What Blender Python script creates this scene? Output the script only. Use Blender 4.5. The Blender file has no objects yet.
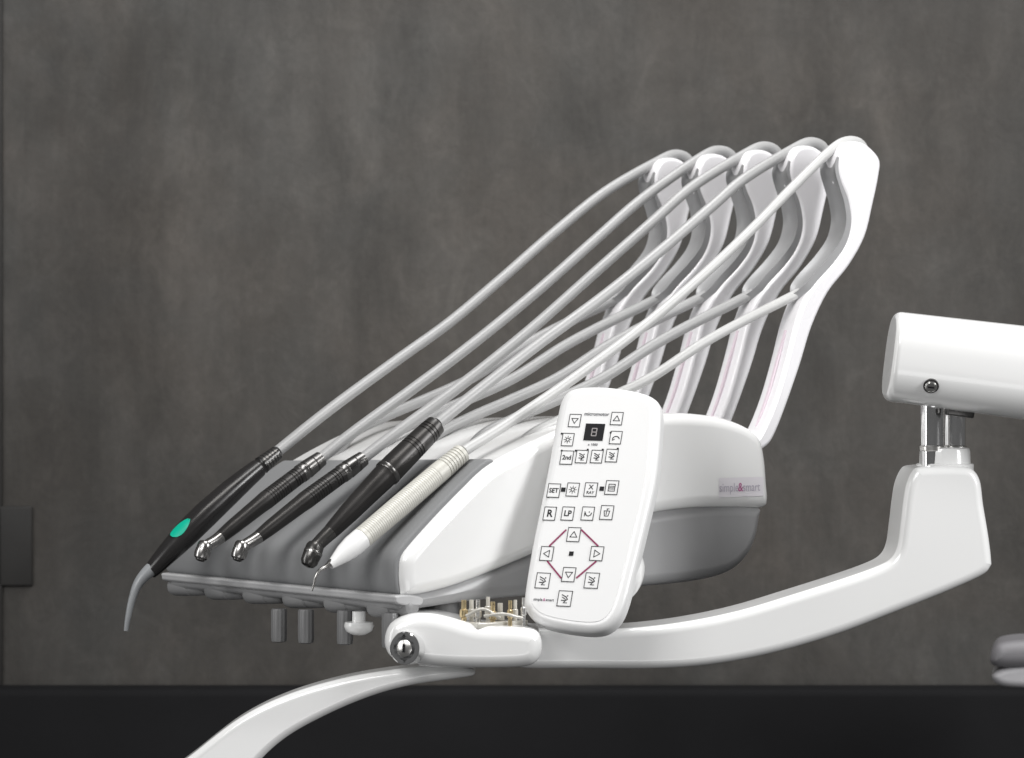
import bpy, bmesh, math, random
from mathutils import Vector, Matrix
random.seed(4)
scene=bpy.context.scene
Z0=1.2
col=scene.collection
def P(px,py,y):
    d=(3+y)/3
    return Vector(((px-512)/1000*d,y,Z0-(py-379)/1000*d))
class Fr:
    def __init__(s,x0,y0,deg):
        s.x0=x0;s.y0=y0;a=math.radians(deg);s.c=math.cos(a);s.s=math.sin(a)
        s.L=Vector((s.c,s.s,0));s.W=Vector((-s.s,s.c,0))
    def lz(f,px,py,w=0.0):
        k=(px-512)/3000
        l=(3*k+k*(f.y0+w*f.c)-f.x0+w*f.s)/(f.c-k*f.s)
        y=f.y0+l*f.s+w*f.c
        return (l,P(px,py,y).z)
    def pt(f,l,w,z):
        return Vector((f.x0+l*f.c-w*f.s,f.y0+l*f.s+w*f.c,z))
    def S(f,px,py,w):
        l,z=f.lz(px,py,w);return f.pt(l,w,z)
U=Fr(-0.102,0.0,38)
A2=Fr(0.0,0.06,4)

# ---------- materials ----------
def mat(name,colr,rough=.4,metal=0,coat=0,var=.06,scale=30,bump=0,bscale=200,spec=.5,rvar=.08):
    m=bpy.data.materials.new(name);m.use_nodes=True
    nt=m.node_tree;b=nt.nodes['Principled BSDF']
    tc=nt.nodes.new('ShaderNodeTexCoord')
    n=nt.nodes.new('ShaderNodeTexNoise');n.inputs['Scale'].default_value=scale;n.inputs['Detail'].default_value=5
    nt.links.new(tc.outputs['Object'],n.inputs['Vector'])
    r=nt.nodes.new('ShaderNodeMapRange');r.inputs['To Min'].default_value=1-var;r.inputs['To Max'].default_value=1+var*.6
    nt.links.new(n.outputs['Fac'],r.inputs['Value'])
    v=nt.nodes.new('ShaderNodeVectorMath');v.operation='SCALE';v.inputs[0].default_value=colr
    nt.links.new(r.outputs[0],v.inputs['Scale']);nt.links.new(v.outputs[0],b.inputs['Base Color'])
    r2=nt.nodes.new('ShaderNodeMapRange');r2.inputs['To Min'].default_value=max(.02,rough-rvar);r2.inputs['To Max'].default_value=rough+rvar
    nt.links.new(n.outputs['Fac'],r2.inputs['Value']);nt.links.new(r2.outputs[0],b.inputs['Roughness'])
    b.inputs['Metallic'].default_value=metal
    b.inputs['Coat Weight'].default_value=coat;b.inputs['Coat Roughness'].default_value=.06
    b.inputs['Specular IOR Level'].default_value=spec
    if bump:
        n2=nt.nodes.new('ShaderNodeTexNoise');n2.inputs['Scale'].default_value=bscale
        nt.links.new(tc.outputs['Object'],n2.inputs['Vector'])
        bp=nt.nodes.new('ShaderNodeBump');bp.inputs['Strength'].default_value=bump;bp.inputs['Distance'].default_value=.001
        nt.links.new(n2.outputs['Fac'],bp.inputs['Height']);nt.links.new(bp.outputs[0],b.inputs['Normal'])
    return m
WHITE=mat('white_plastic',(.83,.83,.825),.20,coat=.6,var=.03,scale=6)
WHITE2=mat('white_arm_plastic',(.81,.80,.82),.28,coat=.5,var=.03,scale=8)
PANEL=mat('keypad_white',(.74,.74,.74),.35,coat=.2,var=.03)
KEY=mat('key_white',(.76,.76,.76),.45,var=.02,spec=.3)
GREY=mat('grey_shell',(.31,.31,.315),.34,var=.05,bump=.1,bscale=900)
DGREY=mat('dark_grey_plastic',(.16,.16,.162),.4,var=.05)
MGREY=mat('mid_grey_plastic',(.24,.24,.243),.38,var=.05)
TRIM=mat('light_grey_trim',(.46,.46,.465),.4,var=.05)
MAT=mat('grey_silicone_mat',(.215,.218,.222),.62,var=.03,bump=.1,bscale=700,spec=.22)
CHAN=mat('hose_channel_grey',(.30,.30,.305),.36,var=.06)
HOSE=mat('hose_silicone',(.33,.33,.33),.40,var=.10,bump=.1,bscale=600)
HOSE2=mat('hose_pale',(.46,.46,.455),.40,var=.05,bump=.1,bscale=600)
BLACK=mat('black_metal',(.040,.038,.037),.32,metal=.5,var=.2)
GLOSS=mat('black_gloss_plastic',(.018,.017,.017),.24,var=.2)
DARKM=mat('dark_steel',(.12,.117,.114),.28,metal=.85,var=.15)
HEADM=mat('turbine_head_steel',(.42,.41,.40),.25,metal=1,var=.12)
STEEL=mat('brushed_steel',(.68,.67,.65),.27,metal=1,var=.1)
CHROME=mat('chrome',(.92,.92,.92),.13,metal=1,var=.03,rvar=.03)
SILV=mat('cream_grip',(.54,.53,.485),.45,metal=.05,var=.06)
GREEN=mat('teal_plastic',(.0,.36,.24),.35,var=.05)
NOZ=mat('nozzle_grey',(.25,.26,.27),.35,var=.08)
INK=mat('black_ink',(.012,.012,.014),.5,var=.1,spec=.15)
INKG=mat('grey_ink',(.10,.10,.11),.5,var=.1,spec=.15)
PINK=mat('magenta_ink',(.42,.10,.26),.45,var=.1)
PURP=mat('purple_ink',(.25,.035,.10),.5,var=.1,spec=.2)
BRASS=mat('brass',(.62,.50,.30),.3,metal=1,var=.25,scale=200)
CLEAR=mat('clear_fitting',(.55,.53,.48),.15,coat=.6)
DISP=mat('display_glass',(.008,.008,.01),.45,var=.1,spec=.15)
DIG=mat('display_digit',(.28,.26,.26),.4)
LAV=mat('badge_plate',(.72,.695,.73),.3,var=.03)
STRIPE=mat('pink_seam',(.72,.62,.68),.4,var=.05)

# ---------- mesh helpers ----------
def mkobj(name,verts,faces,m,parent=None,sharp=35,mats=None,fm=None,label=None,doubles=0,wn=False):
    me=bpy.data.meshes.new(name);me.from_pydata([tuple(v) for v in verts],[],faces)
    for mm in (mats or [m]): me.materials.append(mm)
    if fm:
        for p,i in zip(me.polygons,fm): p.material_index=i
    bm=bmesh.new();bm.from_mesh(me)
    if doubles:
        bmesh.ops.remove_doubles(bm,verts=bm.verts,dist=doubles)
    bmesh.ops.recalc_face_normals(bm,faces=bm.faces);bm.to_mesh(me);bm.free()
    for p in me.polygons:p.use_smooth=True
    me.set_sharp_from_angle(angle=math.radians(sharp))
    o=bpy.data.objects.new(name,me);col.objects.link(o)
    if wn:
        md=o.modifiers.new('wn','WEIGHTED_NORMAL');md.weight=90;md.keep_sharp=True
    if parent: o.parent=parent
    if label:o['label']=label
    return o
def empty(name,label,cat,loc=(0,0,0),group=None):
    o=bpy.data.objects.new(name,None);col.objects.link(o);o['label']=label;o['category']=cat
    o.empty_display_size=.03
    if group:o['group']=group
    return o
def cat(p0,p1,p2,p3,t):
    return tuple(.5*((2*b)+(c-a)*t+(2*a-5*b+4*c-d)*t*t+(-a+3*b-3*c+d)*t**3) for a,b,c,d in zip(p0,p1,p2,p3))
def smooth_closed(pts,n=6):
    out=[];N=len(pts)
    for i in range(N):
        for k in range(n):
            out.append(cat(pts[i-1],pts[i],pts[(i+1)%N],pts[(i+2)%N],k/n))
    return out
def smooth_open(pts,n=10):
    q=[tuple(2*a-b for a,b in zip(pts[0],pts[1]))]+list(pts)+[tuple(2*a-b for a,b in zip(pts[-1],pts[-2]))]
    out=[]
    for i in range(1,len(q)-2):
        for k in range(n): out.append(cat(q[i-1],q[i],q[i+1],q[i+2],k/n))
    out.append(tuple(pts[-1]));return out
def clean(pts,eps=1e-5):
    o=[]
    for p in pts:
        if not o or (abs(p[0]-o[-1][0])+abs(p[1]-o[-1][1]))>eps:o.append(p)
    return o
def segd(p,a,b):
    dx,dy=b[0]-a[0],b[1]-a[1];L2=dx*dx+dy*dy
    t=0 if L2<1e-14 else max(0,min(1,((p[0]-a[0])*dx+(p[1]-a[1])*dy)/L2))
    return math.hypot(p[0]-a[0]-dx*t,p[1]-a[1]-dy*t)
def inset(pts,d):
    N=len(pts);ar=sum(pts[i][0]*pts[(i+1)%N][1]-pts[(i+1)%N][0]*pts[i][1] for i in range(N))
    sg=1 if ar>0 else -1;out=[]
    for i in range(N):
        a=Vector(pts[i-1][:2]);b=Vector(pts[i][:2]);c=Vector(pts[(i+1)%N][:2])
        e1=(b-a).normalized();e2=(c-b).normalized()
        n1=Vector((-e1.y,e1.x))*sg;n2=Vector((-e2.y,e2.x))*sg
        n=(n1+n2)
        if n.length<1e-6:n=n1
        n.normalize();q=max(.6,n.dot(n1));out.append(tuple(b+n*d/q))
    ok=[min(segd(p,pts[k-1],pts[k]) for k in range(N))>=d*.985 for p in out]
    if not any(ok): return out
    res=list(out)
    for i in range(N):
        if ok[i]:continue
        f=1
        while not ok[(i+f)%N]:f+=1
        b=1
        while not ok[(i-b)%N]:b+=1
        A=out[(i-b)%N];B=out[(i+f)%N];t=b/(b+f)
        res[i]=(A[0]+(B[0]-A[0])*t,A[1]+(B[1]-A[1])*t)
    return res
def loft(name,pts,fn,w0,w1,r,m,parent=None,n=6,r2=None,label=None,sharp=40):
    r2=r if r2 is None else r2
    pts=clean(pts);N=len(pts);st=[]
    for k in range(n+1):
        th=k/n*math.pi/2
        st.append((w0+r*(1-math.cos(th)),r*(1-math.sin(th))))
    for k in range(n+1):
        th=(n-k)/n*math.pi/2
        st.append((w1-r2*(1-math.cos(th)),r2*(1-math.sin(th))))
    V=[];F=[]
    for w,d in st:
        q=inset(pts,d) if d>1e-7 else pts
        V+= [fn(p[0],p[1],w) for p in q]
    M=len(st)
    for j in range(M-1):
        for i in range(N):
            F.append((j*N+i,j*N+(i+1)%N,(j+1)*N+(i+1)%N,(j+1)*N+i))
    F.append(tuple(range(N))[::-1]);F.append(tuple((M-1)*N+i for i in range(N)))
    return mkobj(name,V,F,m,parent,sharp,label=label,doubles=1e-6,wn=True)
def prof(fr,px,wref=0,sm=6):
    p=[fr.lz(a,b,wref) for a,b in px]
    return smooth_closed(p,sm) if sm else p
def ffn(fr): return lambda l,z,w: fr.pt(l,w,z)
def tube(name,pts,rad,m,parent=None,seg=18,sm=0,label=None,sharp=40,flat=1.0,ring=None):
    if sm:
        q=smooth_open([tuple(p)+(r,) for p,r in zip(pts,rad)],sm)
        pts=[Vector(a[:3]) for a in q];rad=[a[3] for a in q]
    pts=[Vector(p) for p in pts];V=[];F=[];N=len(pts)
    t=(pts[1]-pts[0]).normalized();up=Vector((0,0,1)) if abs(t.z)<.9 else Vector((1,0,0))
    u=(up-t*up.dot(t)).normalized()
    for i in range(N):
        tt=(pts[min(i+1,N-1)]-pts[max(i-1,0)])
        if tt.length<1e-9: tt=t
        tt.normalize();u=(u-tt*u.dot(tt)).normalized();v=tt.cross(u)
        for k in range(seg):
            a=2*math.pi*k/seg;V.append(pts[i]+(u*math.cos(a)+v*math.sin(a)*flat)*rad[i])
    for i in range(N-1):
        for k in range(seg):
            F.append((i*seg+k,i*seg+(k+1)%seg,(i+1)*seg+(k+1)%seg,(i+1)*seg+k))
    F.append(tuple(range(seg))[::-1]);F.append(tuple((N-1)*seg+k for k in range(seg)))
    return mkobj(name,V,F,m,parent,sharp,label=label)
def box(name,c,X,Y,Z,hx,hy,hz,m,parent=None,bev=.002,label=None):
    bm=bmesh.new();bmesh.ops.create_cube(bm,size=2)
    for v in bm.verts:v.co=Vector((v.co.x*hx,v.co.y*hy,v.co.z*hz))
    if bev:bmesh.ops.bevel(bm,geom=list(bm.edges),offset=bev,segments=3,affect='EDGES',profile=.5)
    for v in bm.verts:v.co=Vector(c)+X*v.co.x+Y*v.co.y+Z*v.co.z
    bm.verts.index_update();V=[v.co.copy() for v in bm.verts];F=[tuple(v.index for v in f.verts) for f in bm.faces];bm.free()
    return mkobj(name,V,F,m,parent,label=label)
EX,EY,EZ=Vector((1,0,0)),Vector((0,1,0)),Vector((0,0,1))
def text_geo(s,size,bold=0):
    c=bpy.data.curves.new('t','FONT');c.body=s;c.size=size;c.align_x='CENTER';c.align_y='CENTER';c.resolution_u=3;c.offset=bold*size
    o=bpy.data.objects.new('t',c);col.objects.link(o)
    bpy.context.view_layer.update()
    dg=bpy.context.evaluated_depsgraph_get();me=bpy.data.meshes.new_from_object(o.evaluated_get(dg))
    V=[(v.co.x,v.co.y) for v in me.vertices];F=[tuple(p.vertices) for p in me.polygons]
    bpy.data.objects.remove(o);bpy.data.meshes.remove(me);return V,F
class Flat:
    def __init__(s):s.V=[];s.F=[];s.M=[]
    def add(s,V,F,z,mi):
        o=len(s.V);s.V+=[(a,b,z) for a,b in V];s.F+=[tuple(i+o for i in f) for f in F];s.M+=[mi]*len(F)
    def stroke(s,pts,w,z,mi,closed=False):
        n=len(pts)
        for i in range(n if closed else n-1):
            a=Vector(pts[i]);b=Vector(pts[(i+1)%n]);d=(b-a)
            if d.length<1e-9:continue
            d.normalize();q=Vector((-d.y,d.x))*w/2;a=a-d*w*.45;b=b+d*w*.45
            s.add([a+q,a-q,b-q,b+q],[(0,1,2,3)],z+random.random()*2e-5,mi)
    def poly(s,pts,z,mi): s.add(pts,[tuple(range(len(pts)))],z,mi)
    def text(s,t,size,z,mi,cx=0,cy=0,sx=1,bold=.012):
        V,F=text_geo(t,size,bold);s.add([(a*sx+cx,b+cy) for a,b in V],F,z,mi)
def circ(cx,cy,r,n=16,a0=0,a1=360):
    full=(a1-a0)==360
    return [(cx+r*math.cos(math.radians(a0+(a1-a0)*k/(n if full else n-1))),cy+r*math.sin(math.radians(a0+(a1-a0)*k/(n if full else n-1)))) for k in range(n)]

# ================= WALL =================
def wallmat():
    m=bpy.data.materials.new('dark_concrete');m.use_nodes=True;nt=m.node_tree;b=nt.nodes['Principled BSDF'];L=nt.links.new
    tc=nt.nodes.new('ShaderNodeTexCoord')
    def noise(sc,det,rough=.55,sx=1,sz=1,dist=0,off=0):
        mp=nt.nodes.new('ShaderNodeMapping');mp.inputs['Scale'].default_value=(sx,1,sz);mp.inputs['Location'].default_value=(off,off*2,off*.7);L(tc.outputs['Object'],mp.inputs[0])
        n=nt.nodes.new('ShaderNodeTexNoise');n.inputs['Scale'].default_value=sc;n.inputs['Detail'].default_value=det
        n.inputs['Roughness'].default_value=rough;n.inputs['Distortion'].default_value=dist;L(mp.outputs[0],n.inputs['Vector']);return n.outputs['Fac']
    def mr(v,a,bb,c,d):
        r=nt.nodes.new('ShaderNodeMapRange');r.inputs[1].default_value=a;r.inputs[2].default_value=bb;r.inputs[3].default_value=c;r.inputs[4].default_value=d;L(v,r.inputs[0]);return r.outputs[0]
    def mul(a,bb):
        x=nt.nodes.new('ShaderNodeMath');x.operation='MULTIPLY';L(a,x.inputs[0]);L(bb,x.inputs[1]);return x.outputs[0]
    big=mr(noise(2.0,5,.55,1.1,.7,.4,9.3),.35,.65,.78,1.20)
    mid=mr(noise(5.5,8,.66,1.4,.7,.7,3.1),.3,.7,.76,1.26)
    blot=mr(noise(13,9,.68,1.4,1,1.0,7.7),.48,.68,1.0,1.24)
    fine=mr(noise(90,7,.75),.3,.7,.88,1.10)
    streak=mr(noise(6,7,.66,3.2,.22,.3,1.3),.35,.65,.90,1.10)
    f=mul(mul(mul(big,mid),mul(fine,streak)),blot)
    cr=nt.nodes.new('ShaderNodeMix');cr.data_type='RGBA'
    cr.inputs[6].default_value=(.051,.0495,.0465,1);cr.inputs[7].default_value=(.056,.0505,.045,1)
    L(mr(noise(3,5,.6,1,1,.5,5.),.35,.65,0,1),cr.inputs[0])
    v=nt.nodes.new('ShaderNodeVectorMath');v.operation='SCALE';L(cr.outputs[2],v.inputs[0]);L(f,v.inputs['Scale'])
    L(v.outputs[0],b.inputs['Base Color'])
    L(mr(noise(8,6),.3,.7,.5,.75),b.inputs['Roughness'])
    b.inputs['Specular IOR Level'].default_value=.35
    bp=nt.nodes.new('ShaderNodeBump');bp.inputs['Strength'].default_value=.45;bp.inputs['Distance'].default_value=.004
    L(noise(16,10,.66,1,.8,.5),bp.inputs['Height']);L(bp.outputs[0],b.inputs['Normal'])
    return m
WM=wallmat()
YW=1.2
w=box('wall',(0,YW+.05,Z0),EX,EY,EZ,2.2,.05,1.6,WM,bev=0)
w['kind']='structure';w['label']='dark mottled concrete wall with cloudy grey brown stains';w['category']='wall'
LEDGE=mat('dark_ledge',(.0085,.0085,.0095),.75,var=.5,scale=8,bump=.3,bscale=60,spec=.15)
zt=P(0,690,YW-.08).z
w=box('wall_base',(0,YW-.03,(zt-.7)),EX,EY,EZ,2.2,.03,.7,LEDGE,bev=.012)
w['kind']='structure';w['label']='near black plinth along the foot of the concrete wall';w['category']='wall base'
DST=mat('dark_painted_steel',(.026,.025,.024),.6,var=.5,scale=12,bump=.2,bscale=80,spec=.3)
e=empty('wall_hinge','dark steel hinge plate fixed to the concrete wall','hinge')
c=P(4,546,YW-.003)
box('plate',c,EX,EY,EZ,.040,.004,.056,DST,e,.003)
tube('hinge_pin',[c+Vector((-.012,-.006,-.05)),c+Vector((-.012,-.006,.05))],[.006,.006],DST,e,14)
e=empty('door_post','narrow dark steel post fixed against the concrete wall','post')
box('post',P(-19,379,YW-.003),EX,EY,EZ,.03,.004,.75,DST,e,.003)

# ================= UNIT =================
unit=empty('dental_delivery_unit','white and grey dental unit with dark mat and hose arms','dental unit')
body_px=[(409,597),(405,588),(404,572),(406,557),(416,543),(440,516),(466,489),(488,468),(510,455),(540,440),(570,427),(603,418),(640,414),(690,413),(725,417),(750,426),(764,438),(769,458),(771,482),(772,500),(767,508),(740,508),(700,508),(660,513),(620,524),(580,538),(540,554),(500,571),(460,586),(430,594)]
UW=.455
ZB=U.lz(407,590,0)[1];ZH=U.lz(488,466,0)[1]-ZB
def bfn(l,z,w):
    q=max(0,min(1.0,(z-ZB)/ZH));q=q*q*(3-2*q)*.5+q*.5;t=w/UW
    return U.pt(l+.042*q*t*max(0,1-max(0,l-.1)/.3),w,z-.012*q*t)
loft('housing',prof(U,body_px),bfn,0,UW,.014,WHITE,unit,8,label='glossy white upper housing')
shell_px=[(402,604),(408,594),(440,588),(480,574),(520,558),(560,541),(600,527),(640,514),(690,506),(740,504),(766,507),(766,520),(762,540),(753,558),(735,573),(700,582),(640,588),(580,593),(530,597),(470,603),(430,609),(408,612)]
loft('lower_shell',prof(U,shell_px),ffn(U),.004,UW-.006,.014,GREY,unit,7,label='matte grey lower shell')
mat_px=[(407,596),(402,590),(400,573),(402,556),(412,541),(437,513),(463,486),(485,465),(496,459),(500,463),(492,472),(470,494),(443,524),(420,550),(413,562),(412,592)]
loft('instrument_mat',prof(U,mat_px),bfn,.010,UW-.004,.003,MAT,unit,3,label='smooth grey silicone instrument mat')
trim_px=[(399,596),(412,595),(425,598),(424,605),(410,606),(400,604),(398,600)]
loft('front_trim',prof(U,trim_px),ffn(U),.004,UW-.004,.002,TRIM,unit,3,label='light grey front trim')
lf,zf=U.lz(411,609,0)
for i in range(6):
    wc=.035+i*.077
    a_=U.pt(lf+.006,wc-.031,zf+.002);b_=U.pt(lf-.001,wc+.031,zf-.002)
    spec_=[(0,.006),(.03,.0092),(.10,.0106),(.36,.0110),(.38,.0098),(.42,.0098),(.44,.0110),(.88,.0106),(.97,.0092),(1,.006)]
    tube('instrument_socket',[a_.lerp(b_,t) for t,_ in spec_],[r for _,r in spec_],MGREY,unit,28)
def knob(px,py,w,r,h,m,name='control_knob',label=None):
    c=U.S(px,py,w);V=[];F=[];n=48;R=[]
    prof_=[(0.9,h/2),(1,h/2-.002),(1,-h/2+.004),(.92,-h/2),(0.6,-h/2-.001)]
    for rr,z in prof_:
        for k in range(n):
            a=2*math.pi*k/n;q=r*rr*(1-.07*(k%4<2)*(rr==1))
            V.append(c+Vector((q*math.cos(a),q*math.sin(a),z)))
    for j in range(len(prof_)-1):
        for k in range(n):F.append((j*n+k,j*n+(k+1)%n,(j+1)*n+(k+1)%n,(j+1)*n+k))
    F.append(tuple(range(n)));F.append(tuple((len(prof_)-1)*n+k for k in range(n)))
    return mkobj(name,V,F,m,unit,30,label=label)
for px,py,w in((279,625,.21),(306,626,.16),(345,627,.10),(390,630,.02)):
    knob(px,py,w,.0085,.034,DGREY)
c=U.S(359,627,.075)
tube('bowl_knob',[c+Vector((0,0,.016)),c+Vector((0,0,.006)),c+Vector((0,0,.005)),c+Vector((0,0,.001)),c-Vector((0,0,.004)),c-Vector((0,0,.0075)),c-Vector((0,0,.0085))],[.007,.007,.0145,.0155,.0135,.008,.002],WHITE,unit,28,label='flat white bowl shaped knob')
random.seed(11)
for i in range(9):
    px=464+i*7.6+random.uniform(-2,2);c=P(px,612+random.uniform(-2,5),.012+.012*(i%2));m_=[BRASS,CLEAR,STEEL,CLEAR,BRASS,CLEAR][i%6];s=random.uniform(.8,1.25)
    tube('hose_fitting',[c+Vector((0,0,.014)),c+Vector((0,0,.005)),c+Vector((0,0,.004)),c-Vector((0,0,.003)),c-Vector((0,0,.004)),c-Vector((0,0,.016))],[x*s for x in(.0022,.0022,.0036,.0036,.0024,.0024)],m_,unit,12)
c=P(497,624,.02);box('fitting_block',c,U.L,U.W,EZ,.032,.010,.003,CLEAR,unit,.001)
for k,(xa,xb) in enumerate(((466,500),(484,522))):
    q=[P(xa,616,.0),P((xa+xb)/2,609+5*k,-.004),P(xb,618,.004)]
    tube('air_line',q,[.0016]*3,CLEAR,unit,10,sm=8)
l,z=U.lz(741,487,0)
fl=Flat()
hw,hh=.033,.0105
fl.poly([(-hw,-hh),(hw,-hh),(hw,hh),(-hw,hh)],0,0)
fl.text('simple',.0135,.0004,1,-.0185,-.0005,.82,0);fl.text('&',.0135,.0004,2,-.0015,-.0005,.9,.005);fl.text('smart',.0135,.0004,1,.0145,-.0005,.82,0)
mkobj('badge',[U.pt(l,-.0006,z)+U.L*a+EZ*b-U.W*c_ for a,b,c_ in fl.V],fl.F,None,unit,mats=[LAV,mat('badge_ink',(.44,.41,.48),.4),PINK],fm=fl.M,label='small badge reading simple&smart')

# ---------- hose arms ----------
arm_out=[(850,142),(862,142),(872,148),(881,160),(880,176),(874,205),(866,237),(850,266),(829,293),(813,327),(802,363),(789,401),(777,432),(768,446),(752,454),
 (738,452),(752,444),(763,430),(776,398),(787,360),(796,324),(805,300),(817,282),(835,262),(847,243),(852,222),(849,200),(842,182),(839,166),(842,150)]
WA=.030;WT=.029
alz=prof(U,arm_out,WA,4)
chpath=[(842,158),(840,170),(844,185),(849,202),(851,221),(846,241),(833,260),(816,279),(803,297)]
chl=[U.lz(a,b,WA) for a,b in chpath];chl=smooth_open(chl,5)
a0=loft('hose_arm',alz,ffn(U),WA,WA+WT,.005,WHITE2,unit,5)
def strip(path,w0,w1,off,th,m,name,parent,nseg=8,concave=.004):
    V=[];F=[];n=len(path)
    for i in range(n):
        a=Vector(path[max(i-1,0)]);b=Vector(path[min(i+1,n-1)]);d=(b-a).normalized();nn=Vector((d.y,-d.x))
        if nn.x>0:nn=-nn
        fr=min(1,math.sin(math.pi*min(1,(n-1-i)/4+.12)/2)) if i>n-6 else 1
        ce=(w0+w1)/2;hw=(w1-w0)/2*fr
        for k in range(nseg+1):
            s=k/nseg*2-1
            o=off-concave*(1-s*s)
            p=Vector(path[i])+nn*o;V.append(U.pt(p.x,ce+hw*s,p.y))
        for k in range(nseg,-1,-1):
            s=k/nseg*2-1
            p=Vector(path[i])-nn*th;V.append(U.pt(p.x,ce+hw*s,p.y))
    R=2*(nseg+1)
    for i in range(n-1):
        for k in range(R):F.append((i*R+k,i*R+(k+1)%R,(i+1)*R+(k+1)%R,(i+1)*R+k))
    F.append(tuple(range(R)));F.append(tuple((n-1)*R+k for k in range(R)))
    return mkobj(name,V,F,m,parent,40)
ch=strip(chl,WA+.002,WA+.027,.0055,.004,CHAN,'hose_guide',a0)
sl=smooth_open([U.lz(a,b,WA) for a,b in [(794,330),(786,358),(775,397),(764,427)]],5)
st=strip(sl,WA+.012,WA+.0152,.0008,.002,STRIPE,'arm_inlay',a0,4,0)
for j in range(1,5):
    off=U.W*(.08*j)
    o=a0.copy();col.objects.link(o);o.parent=unit;o.location=off
    for c_ in (ch,st):
        q=c_.copy();col.objects.link(q);q.parent=o

# ---------- control panel ----------
pu=Vector((.936,-.35,-.02)).normalized();pv=Vector((.17,.38,.91));pv=(pv-pu*pv.dot(pu)).normalized();pn=pu.cross(pv)
pc=P(590,509,.045)
cam=Vector((0,-3,Z0))
def PP(px,py):
    d=P(px,py,0)-cam;t=(pc-cam).dot(pn)/d.dot(pn);q=cam+d*t-pc;return (q.dot(pu),q.dot(pv))
pan_px=[(573,387),(600,385),(632,389),(652,396),(659,408),(658,440),(654,480),(645,520),(634,565),(623,605),(612,623),(595,631),(565,629),(538,622),(525,610),(523,595),(530,550),(538,510),(547,465),(555,420),(561,397)]
panpts=smooth_closed([PP(a,b) for a,b in pan_px],5)
pfn=lambda a,b,w: pc+pu*a+pv*b-pn*w
panel=loft('control_panel',panpts,pfn,0,.026,.008,PANEL,unit,6,.010,label='tilted white control keypad with black outlined keys')
loft('keypad_sheet',inset(panpts,.0095),pfn,-.0006,.003,.0005,KEY,panel,2)
tube('panel_bracket',[pfn(.01,-.02,.02),pfn(.015,-.03,.05),U.S(615,545,.02)],[.022,.018,.02],WHITE,panel,20,sm=6)
tube('panel_grip',[pfn(.030,-.090,.012),pfn(.036,-.070,.022),pfn(.038,-.050,.026),pfn(.034,-.03,.022)],[.012,.020,.020,.012],WHITE,panel,20,sm=6,label='rounded white grip behind keypad')
def pan_obj(name,px,py,fl,mats,label=None,h=.0008):
    a,b=PP(px,py);V=[pc+pu*(a+x)+pv*(b+y)+pn*(h+z) for x,y,z in fl.V]
    return mkobj(name,V,fl.F,None,panel,mats=mats,fm=fl.M,label=label)
def icon(fl,k,s):
    z=.0003;w=.0008;t=s*.55
    if k=='up': fl.stroke([(-t,-t*.7),(t,-t*.7),(0,t*.9)],w,z,1,True)
    elif k=='dn': fl.stroke([(-t,t*.7),(t,t*.7),(0,-t*.9)],w,z,1,True)
    elif k=='lf': fl.stroke([(t*.7,-t),(t*.7,t),(-t*.9,0)],w,z,1,True)
    elif k=='rt': fl.stroke([(-t*.7,-t),(-t*.7,t),(t*.9,0)],w,z,1,True)
    elif k=='chair':
        fl.stroke([(-t*.8,t*1.0),(t*.3,t*.45),(t*.75,-t*.15),(t*.2,-t*.55),(-t*.8,-t*.45)],w*1.25,z,1)
        fl.stroke([(-t*.7,t*.35),(0,0),(t*.25,-t*.3)],w,z,1);fl.stroke([(t*.2,-t*.6),(-t*.2,-t*1.1),(t*.7,-t*1.1)],w,z,1);fl.poly(circ(t*.65,t*.75,t*.2,8),z,1)
    elif k=='light':
        fl.stroke(circ(0,0,t*.5,12),w,z,1,True)
        for q in range(8):
            a=q*math.pi/4;fl.stroke([(t*.75*math.cos(a),t*.75*math.sin(a)),(t*1.15*math.cos(a),t*1.15*math.sin(a))],w*.8,z,1)
    elif k=='arc': fl.stroke(circ(t*.1,-t*.7,t*1.1,9,20,160),w*1.2,z,1);fl.stroke([(-t*.9,-t*.2),(-t*.9,-t*.9),(-t*.3,-t*.5)],w,z,1)
    elif k=='list':
        for q in(-.4,0,.4):fl.stroke([(-t*.7,t*q),(t*.7,t*q)],w*.8,z,1)
        fl.stroke([(-t*.9,-t),(t*.9,-t),(t*.9,t),(-t*.9,t)],w,z,1,True)
    elif k=='cup': fl.stroke([(-t*.8,t*.5),(-t*.5,-t),(t*.5,-t),(t*.8,t*.5)],w,z,1,True);fl.stroke([(0,t*.5),(0,t*1.1),(t*.5,t*1.1)],w,z,1);fl.stroke([(-t*.1,-t*.6),(-t*.1,t*.2)],w,z,1)
    elif k=='spit': fl.stroke(circ(t*.2,t*.2,t*.9,8,180,360),w*1.2,z,1);fl.poly(circ(t*.4,t*.5,t*.2,8),z,1);fl.stroke([(-t*.9,-t*.8),(-t*.9,t*.6)],w,z,1)
    elif k=='XRAY':
        fl.text('X',s*1.05,z,1,0,s*.38,1,.02);fl.text('RAY',s*.66,z,1,0,-s*.5,1,.02)
    else:
        n=len(k);fl.text(k,s*(1.7 if n==1 else 1.35 if n==2 else 1.05),z,1,0,0,.92,.026)
keys=[(575,421,'dn',6),(617,419,'up',6),(568,440,'light',6),(616,438,'arc',6),(567,458,'2nd',6.4),(582,457,'chair',6),(597,457,'chair',6),(612,456,'chair',6),
(554,491,'SET',6.4),(573,490,'light',6.2),(591,490,'XRAY',6.4),(612,488,'list',6.5),(550,514,'R',6.2),(568,514,'LP',6.2),(588,514,'spit',6.2),(607,513,'cup',6.5),
(574,535,'up',6.5),(547,554,'lf',6.5),(597,554,'rt',6.5),(569,575,'dn',6.5),(543,581,'chair',7),(592,581,'chair',7),(565,599,'chair',7)]
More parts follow.
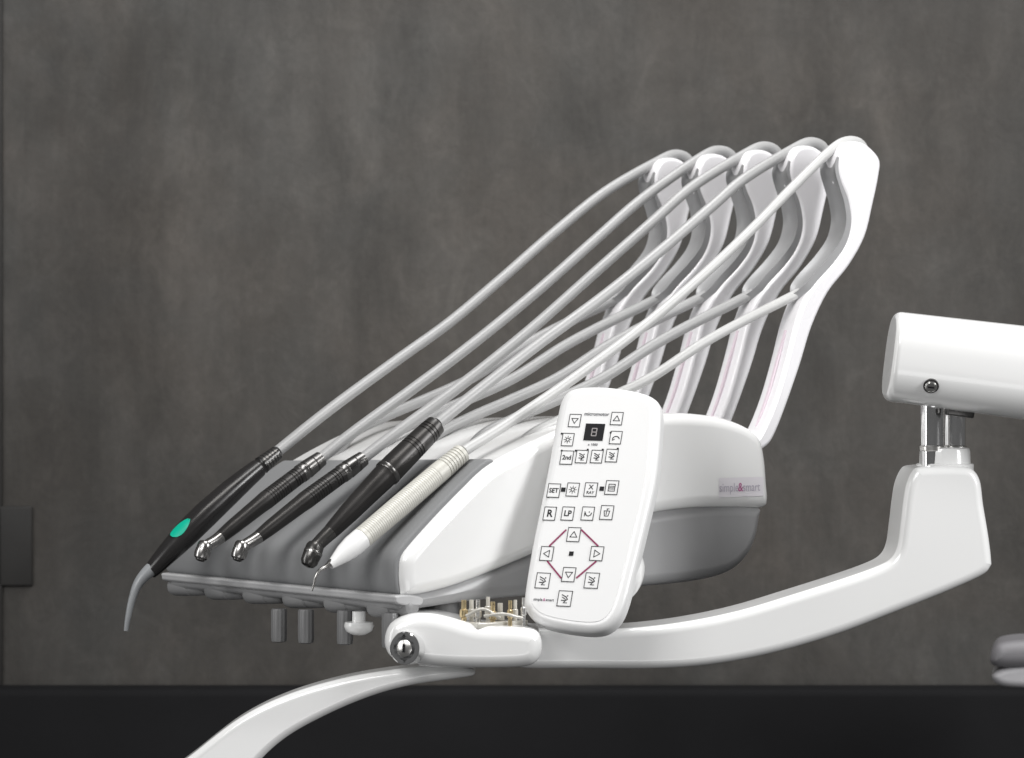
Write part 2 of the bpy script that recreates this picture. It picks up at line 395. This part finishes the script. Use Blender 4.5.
for px,py,k,s in keys:
    s=s/1000*1.05;fl=Flat();q=[(-s,-s),(s,-s),(s,s),(-s,s)];fl.poly(q,.0001,0);fl.stroke([(a*.97,b*1.12) for a,b in q],.00075,.0003,1,True);icon(fl,k,s)
    pan_obj('button',px,py,fl,[KEY,INK])
for px,py in((563.5,490),(602,489),(571.5,554)):
    fl=Flat();s=.0024;fl.poly([(-s,-s),(s,-s),(s,s),(-s,s)],.0002,0);pan_obj('indicator_window',px,py,fl,[INK])
for px,py in((562,434),(611,433),(588,450),(603,450),(618,449),(576,451),(562,451)):
    fl=Flat();fl.poly(circ(0,0,.0012,10),.0002,0);pan_obj('indicator_light',px,py,fl,[INK])
fl=Flat();fl.poly([(-.0105,-.0095),(.0105,-.0095),(.0105,.0095),(-.0105,.0095)],.0002,0)
for a in ([(-.003,.0055),(.003,.0055)],[(-.003,0),(.003,0)],[(-.003,-.0055),(.003,-.0055)],[(-.0035,.001),(-.0035,.005)],[(.0035,.001),(.0035,.005)],[(-.0035,-.001),(-.0035,-.005)],[(.0035,-.001),(.0035,-.005)]):
    fl.stroke([(x*.72,y*.75) for x,y in a],.0010,.0004,1)
pan_obj('display',594.5,432.5,fl,[DISP,DIG],label='small black display showing digit 8')
fl=Flat();fl.text('micromotor',.0054,.0002,0,0,0,1,.018);pan_obj('lettering',597,414.5,fl,[INKG])
fl=Flat();fl.text('x 1000',.0038,.0002,0,0,0,1,.018);pan_obj('lettering',593,445,fl,[INKG])
fl=Flat();fl.text('simple',.0042,.0002,0,-.0057,0,.9,.018);fl.text('&',.0042,.0002,1,.0010);fl.text('smart',.0042,.0002,0,.0070,0,.9,.018);pan_obj('lettering',543.5,600,fl,[INKG,PINK])
fl=Flat();o=PP(571.5,554)
def rel(px,py):
    a=PP(px,py);return(a[0]-o[0],a[1]-o[1])
for seg in([(550,546),(566,530.5)],[(582,530.5),(598,546)],[(596,562),(577,578)],[(561,578),(548,562)]):
    fl.stroke([rel(*p) for p in seg],.0018,.0002,0)
pan_obj('key_ring',571.5,554,fl,[PURP])

# ================= INSTRUMENTS + HOSES =================
GR='hand instruments resting on the mat'
def rp(px,py,w,r):
    p=U.S(px,py,w);return p,r/1000*(3+p.y)/3
def inst(name,pts,w,m,parent,sm=0,label=None,seg=28):
    q=[rp(a,b,w,r) for a,b,r in pts]
    return tube(name,[x[0] for x in q],[x[1] for x in q],m,parent,seg,sm,label)
def along(A,B,spec,bow=0):
    L=math.hypot(B[0]-A[0],B[1]-A[1]);nx,ny=(B[1]-A[1])/L,-(B[0]-A[0])/L
    if nx>0:nx,ny=-nx,-ny
    return [(A[0]+(B[0]-A[0])*t+nx*bow*math.sin(math.pi*max(0,min(1,t))),A[1]+(B[1]-A[1])*t+ny*bow*math.sin(math.pi*max(0,min(1,t))),r) for t,r in spec]
def lerpr(spec,t):
    for (a,ra),(b,rb) in zip(spec,spec[1:]):
        if a<=t<=b:return ra+(rb-ra)*(t-a)/(b-a)
    return spec[-1][1]
def grooves(spec,t0,t1,n,dep):
    out=[(t,r) for t,r in spec if t<t0]
    d=(t1-t0)/n
    for i in range(n):
        t=t0+i*d;r=lerpr(spec,t)
        out+=[(t,r),(t+d*.55,r),(t+d*.62,r-dep),(t+d*.92,r-dep)]
    out.append((t1,lerpr(spec,t1)))
    return out+[(t,r) for t,r in spec if t>t1]
topc=[(830,151),(848,141),(862,146),(866,168),(862,205),(855,236),(836,262),(812,285),(783,301),(745,320),(700,345),(650,378),(600,402),(560,420),(525,440),(505,475)]
topf=[(838,147),(859,138),(873,146),(872,168)]+topc[4:]
def hose(parent,trace,wi,j,m,r):
    wa=.046+.08*j;n=len(trace);pts=[]
    for i,(a,b) in enumerate(trace):
        t=i/(n);t=t*t*(3-2*t);pts.append(U.S(a,b,wi+(wa-wi)*t))
    for a,b in (topf if j else topc):
        l,z=U.lz(a,b,.046);pts.append(U.pt(l,wa,z))
    return tube('hose',pts,[r]*len(pts),m,parent,16,sm=8)
h=empty('dental_handpiece','black instrument with teal mark and curved grey nozzle','dental handpiece',group=GR)
w1=.338;A=(278,452);B=(150,572)
sp=[(0,5.5),(.01,7.5),(.12,8.8),(.125,8),(.14,8),(.145,9.6),(.25,11),(.35,12.2),(.55,13.4),(.7,13.2),(.85,11),(.95,9),(1,7.5)]
inst('handle',along(A,B,sp,4),w1,GLOSS,h)
inst('collar',along(A,B,grooves([(.02,7.8),(.12,9.3)],.02,.12,5,.7),4),w1,DARKM,h)
inst('nozzle',[(158,564,8),(147,573,6.5),(138,584,5),(132,600,3.8),(128,618,3),(126,631,2.2)],w1,NOZ,h,sm=5)
tt=.72;pp=along(A,B,[(tt,0)],4)[0];cA=U.S(pp[0],pp[1],w1);dAB=(U.S(*B,w1)-U.S(*A,w1));ax=dAB.normalized();tc_=(cam-cA).normalized();n0=(tc_-ax*tc_.dot(ax)).normalized();sd=ax.cross(n0)
if sd.z<0:sd=-sd
V=[];F=[]
for i in range(9):
    for k in range(32):
        a=2*math.pi*k/32;q=i/8;X=.0145*q*math.cos(a);Y=.0072*q*math.sin(a)*(1+.35*math.cos(a));an=Y/.0145+.72
        R=lerpr(sp,max(0,min(1,tt+X/dAB.length)))/1000*(3+cA.y)/3+.0004
        V.append(cA+ax*X+n0*R*math.cos(an)+sd*R*math.sin(an))
for i in range(8):
    for k in range(32):F.append((i*32+k,i*32+(k+1)%32,(i+1)*32+(k+1)%32,(i+1)*32+k))
mkobj('teal_mark',V,F,GREEN,h,label='flush teal drop shaped mark',doubles=1e-6)
hose(h,[(278,451),(310,425),(345,398),(400,358),(450,322),(500,280),(555,232),(605,192)],w1,4,HOSE,.0062)
def slim(A,B,w,j,tr,lab):
    h=empty('dental_handpiece',lab,'dental handpiece',group=GR)
    sp=[(.02,7),(.03,8.8),(.2,9.2),(.45,9.6),(.5,9.0),(.75,7.8),(.84,6.8),(.86,6.4)]
    sp2=grooves(grooves(sp,.17,.23,3,.6),.27,.43,8,.45)
    inst('handle',along(A,B,sp2,1.5),w,BLACK,h)
    inst('collar',along(A,B,[(-.03,6.4),(-.025,7.9),(.10,9.6),(.105,9),(.115,9),(.12,9.6),(.15,9.6),(.155,8.8)],1.5),w,DARKM,h)
    bx,by=B
    e_=along(A,B,[(.85,6.6)],1.5)[0]
    inst('neck',[e_,(bx+11,by-10,6.2),(bx+5,by-6.5,6.0),(bx-1,by-3,6.0)],w,HEADM,h,sm=5)
    inst('head',[(bx+2.2,by-9.5,3),(bx+1.8,by-8.8,6.2),(bx+1.4,by-7,7.6),(bx+.3,by-3,7.9),(bx+.1,by-2.4,7.4),(bx-.1,by-1.8,7.4),(bx-.3,by-1.2,8.1),(bx-2.2,by+4,8.0),(bx-3.2,by+7,7.0),(bx-3.5,by+8,5.2)],w,HEADM,h)
    inst('head_cap',[(bx-3.4,by+7.7,5.2),(bx-3.9,by+9.4,4.6),(bx-4.1,by+10,2.8)],w,DARKM,h)
    hose(h,tr,w,j,HOSE,.0062)
slim((318,461),(204,551),.268,3,[(320,459),(355,431),(410,391),(470,346),(535,293),(595,240),(642,199)],'slim dark handpiece with steel head and grey hose')
slim((360,461),(241,551),.198,2,[(362,459),(400,430),(460,386),(530,330),(600,268),(650,224),(692,187)],'slim dark handpiece with ringed grip and steel head')
h=empty('dental_handpiece','thick dark micromotor handpiece with tapered grip and metal head','dental handpiece',group=GR)
w4=.112;A=(437,424);B=(320,543)
sp=[(.0,7),(.01,10.5),(.05,11.5),(.185,12.6),(.34,13.4),(.42,13.6),(.44,12.8),(.46,12.8),(.55,12),(.75,10.4),(.88,8.6),(.92,7.8)]
inst('handle',along(A,B,grooves(grooves(sp,.04,.10,3,.7),.17,.23,3,.6),1),w4,BLACK,h)
inst('collar',along(A,B,[(.40,13.6),(.405,14.1),(.425,14.1),(.43,13.4)],1),w4,DARKM,h)
e_=along(A,B,[(.91,8.0)],1)[0]
inst('neck',[e_,(323,539,7.4),(317,545,7.0),(312,549,7)],w4,DARKM,h,sm=5)
inst('head',[(316.5,543,3.5),(316,544,7.4),(315,546.5,9),(312,555,9.4),(309,562,8.8),(307.5,565.5,6.5),(307,566.5,3)],w4,DARKM,h)
inst('head_band',[(313.6,551,9.2),(313.3,551.6,9.7),(312.7,553.4,9.7),(312.4,554,9.3)],w4,HEADM,h)
hose(h,[(438,423),(478,391),(540,343),(600,299),(660,251),(710,208),(744,179)],w4,1,HOSE,.0062)
h=empty('dental_scaler','cream ultrasonic scaler with white nose and hooked steel tip','dental scaler',group=GR)
w5=.042;A=(463,452);B=(340,557)
sp=[(0,6),(.01,9.8),(.14,10.6),(.2,10.9),(.5,11.4),(.82,11.2)]
inst('handle',along(A,B,grooves(grooves(sp,.02,.16,7,.7),.22,.80,40,.13)),w5,SILV,h)
inst('nose_cone',along(A,B,[(.82,10.6),(.825,11.4),(.90,11.4),(.97,9.6),(1.03,6.6),(1.08,4.2)]),w5,WHITE,h,label='white nose cone')
inst('tip',[(332,562,3.8),(326,567,2.5),(320,570,1.8),(316,576,1.6),(314,584,1.3),(312,591,.8)],w5,HEADM,h,sm=5)
hose(h,[(464,451),(510,422),(570,381),(640,329),(700,278),(750,231),(790,190)],w5,0,HOSE2,.0056)

# ================= SUPPORT ARM =================
sa=empty('support_arm','glossy white curved support arm with square column','support arm')
arm_px=[(505,634),(520,629),(560,629),(620,629),(680,623),(740,611),(800,593),(850,577),(880,566),(893,558),(899,546),(902,525),(905,500),(908,484),(914,471),(921,467),(940,466),(955,466),(968,467),(976,471),(982,482),(985,505),(990,535),(993,560),(992,567),(983,576),(950,591),(900,611),(840,634),(780,652),(720,664),(660,669),(580,669),(520,668),(506,655)]
loft('arm',prof(A2,arm_px,0,5),ffn(A2),0,.078,.0095,WHITE,sa,6,label='curved white arm with square column')
cc=A2.S(945,458,.039)
tube('column_neck',[cc+Vector((0,0,-.02)),cc+Vector((0,0,.007)),cc+Vector((0,0,.010)),cc+Vector((0,0,.0112))],[.0275,.0262,.0252,.0225],WHITE,sa,44)
tube('column_collar',[cc+Vector((0,0,-.013)),cc+Vector((0,0,-.0065)),cc+Vector((0,0,-.0055))],[.0300,.0300,.0286],WHITE,sa,44)
kn_px=[(384,641),(390,624),(408,615),(430,614),(450,618),(480,626),(520,628),(538,633),(542,648),(537,662),(520,668),(470,669),(430,667),(400,662),(388,655)]
KF=Fr(0,-.01,0)
loft('knuckle',prof(KF,kn_px,0,6),ffn(KF),0,.1,.014,WHITE,sa,8,.02,label='rounded white joint cover')
c=KF.S(407,648,.0);dr=Vector((-.42,-.90,.05)).normalized();c=c-dr*.010
lk=tube('lock',[c,c+dr*.0150,c+dr*.0162,c+dr*.0162,c+dr*.0135],[.0165,.0165,.0152,.0118,.0112],CHROME,sa,40,label='chrome ringed locking cap')
tube('lock_gap',[c+dr*.0130,c+dr*.0140],[.0113,.0113],INK,lk,32)
tube('lock_barrel',[c+dr*.013,c+dr*.0160,c+dr*.0168],[.0088,.0088,.0078],STEEL,lk,32)
sd=dr.cross(EZ).normalized();upv=sd.cross(dr)
box('keyhole',c+dr*.0172,sd,dr,upv,.0011,.0006,.0042,INK,lk,0)
c=P(440,612,.075);tube('spindle',[c+Vector((0,0,.02)),c-Vector((0,0,.03))],[.02,.02],DGREY,sa,28)

up=empty('spring_arm','white tubular spring arm with chrome pivot posts and a screw','spring arm')
axd=Vector((1,-.02,-.125)).normalized();sdir=Vector((0,1,0));sdir=(sdir-axd*sdir.dot(axd)).normalized();hdir=axd.cross(sdir);hdir=hdir if hdir.z>0 else -hdir
ac=P(889,356,.095)
sec=[]
for k in range(72):
    a=2*math.pi*k/72;e_=2/2.7
    sec.append((.048*math.copysign(abs(math.cos(a))**e_,math.cos(a)),.0465*math.copysign(abs(math.sin(a))**e_,math.sin(a))))
tf=lambda a,b,w: ac+sdir*a*(1+w*.15)+hdir*b*(1+w*.25)+axd*w
loft('arm_cover',sec,tf,0,.36,.007,WHITE,up,6,label='white tubular arm cover with flat end')
best=None
for k in range(200):
    yy=.03+k*.0005
    p=P(931,386,yy);d=p-ac;ww=d.dot(axd);aa=d.dot(sdir)/(1+ww*.15)/.048;bb=d.dot(hdir)/(1+ww*.25)/.0465
    if abs(aa)**2.7+abs(bb)**2.7<=1:
        best=p;break
c=best or P(931,386,.05)
n_=(-sdir*.85-hdir*.5).normalized()
tube('screw_ring',[c-n_*.006,c+n_*.0008,c+n_*.0009],[.0080,.0080,.0066],DARKM,up,24)
tube('screw',[c-n_*.006,c+n_*.0018,c+n_*.003,c+n_*.003],[.0064,.0064,.0050,.0],STEEL,up,20)
sx=axd;sz=n_.cross(sx).normalized()
box('screw_slot',c+n_*.0032,sx,n_,sz,.0032,.0004,.0007,INK,up,0)
for px,rr,dw in((932,.0118,-.008),(955,.0112,.010)):
    c=A2.S(px,452,.037+dw)
    tube('pivot_post',[c-Vector((0,0,.02)),c+Vector((0,0,.060))],[rr,rr],CHROME,up,32)
    tube('post_ring',[c+Vector((0,0,.001)),c+Vector((0,0,.002)),c+Vector((0,0,.006)),c+Vector((0,0,.007))],[rr,rr+.0012,rr+.0012,rr],STEEL,up,32)
c=P(960,409,.10);box('hinge_block',c,axd,sdir,hdir,.014,.012,.008,DARKM,up,.002)

ta=empty('tray_arm','slender curved white tray arm swinging down from the joint','tray arm')
t_px=[(110,830),(150,787),(190,756),(240,718),(290,694),(350,677),(410,668),(450,666),(472,670),(473,676),(450,680),(410,686),(370,697),(325,716),(283,740),(250,772),(205,830),(160,850)]
TF=Fr(0,.01,0)
loft('arm_bar',prof(TF,t_px,0,6),ffn(TF),0,.05,.008,WHITE,ta,6)
c=P(440,667,.035);tube('pivot_disc',[c+Vector((0,0,.012)),c-Vector((0,0,.01))],[.022,.022],WHITE,ta,28)

dc=empty('dental_chair','pale grey upholstered dental chair edge near the wall','dental chair')
DF=Fr(0,.9,-10)
CH=mat('chair_vinyl',(.19,.185,.195),.5,var=.08)
CH2=mat('chair_shell',(.42,.415,.43),.4,var=.08)
loft('armrest',prof(DF,[(990,662),(994,648),(1006,642),(1040,640),(1120,640),(1160,655),(1120,668),(1040,668),(1000,668)],0,5),ffn(DF),0,.12,.016,CH,dc,6)
loft('seat_edge',prof(DF,[(996,672),(1040,664),(1160,664),(1170,680),(1160,694),(1040,690),(998,686)],0,5),ffn(DF),.01,.11,.010,CH2,dc,4)

# ================= CAMERA / LIGHT =================
cd=bpy.data.cameras.new('camera');co=bpy.data.objects.new('camera',cd);col.objects.link(co)
co.location=cam;co.rotation_euler=(math.radians(90),0,0);cd.lens=36*3/1.024;cd.sensor_width=36;cd.clip_end=50
cd.dof.use_dof=True;cd.dof.focus_distance=3.12;cd.dof.aperture_fstop=9
scene.camera=co
wd=bpy.data.worlds.new('World');scene.world=wd;wd.use_nodes=True
wd.node_tree.nodes['Background'].inputs[0].default_value=(1,1,1,1);wd.node_tree.nodes['Background'].inputs[1].default_value=.10
def area(name,loc,tgt,sx,sy,pw,c=(1,1,1),spread=180):
    l=bpy.data.lights.new(name,'AREA');l.shape='RECTANGLE';l.size=sx;l.size_y=sy;l.energy=pw;l.color=c;l.spread=math.radians(spread)
    o=bpy.data.objects.new(name,l);col.objects.link(o);o.location=loc
    o.rotation_euler=(Vector(tgt)-Vector(loc)).to_track_quat('-Z','Y').to_euler()
T=(.1,.2,Z0-.05)
area('softbox',(-1.1,-1.7,Z0+1.3),T,1.3,1.0,32,(1,.995,.985))
area('softbox',(2.0,-.8,Z0+.8),T,.4,1.4,47)
area('softbox',(.3,.35,Z0+1.9),(.1,.3,Z0),1.4,.5,33)
area('softbox',(-1.9,-.5,Z0+.2),(-.2,.2,Z0-.15),.5,1.3,9)
area('softbox',(.0,-2.6,Z0-.9),T,1.6,.5,6)
area('softbox',(.1,-.5,Z0+1.7),(.12,YW,Z0+.1),.8,.4,4,(1,.97,.93),100)
scene.view_settings.view_transform='Standard';scene.view_settings.look='None';scene.view_settings.exposure=0
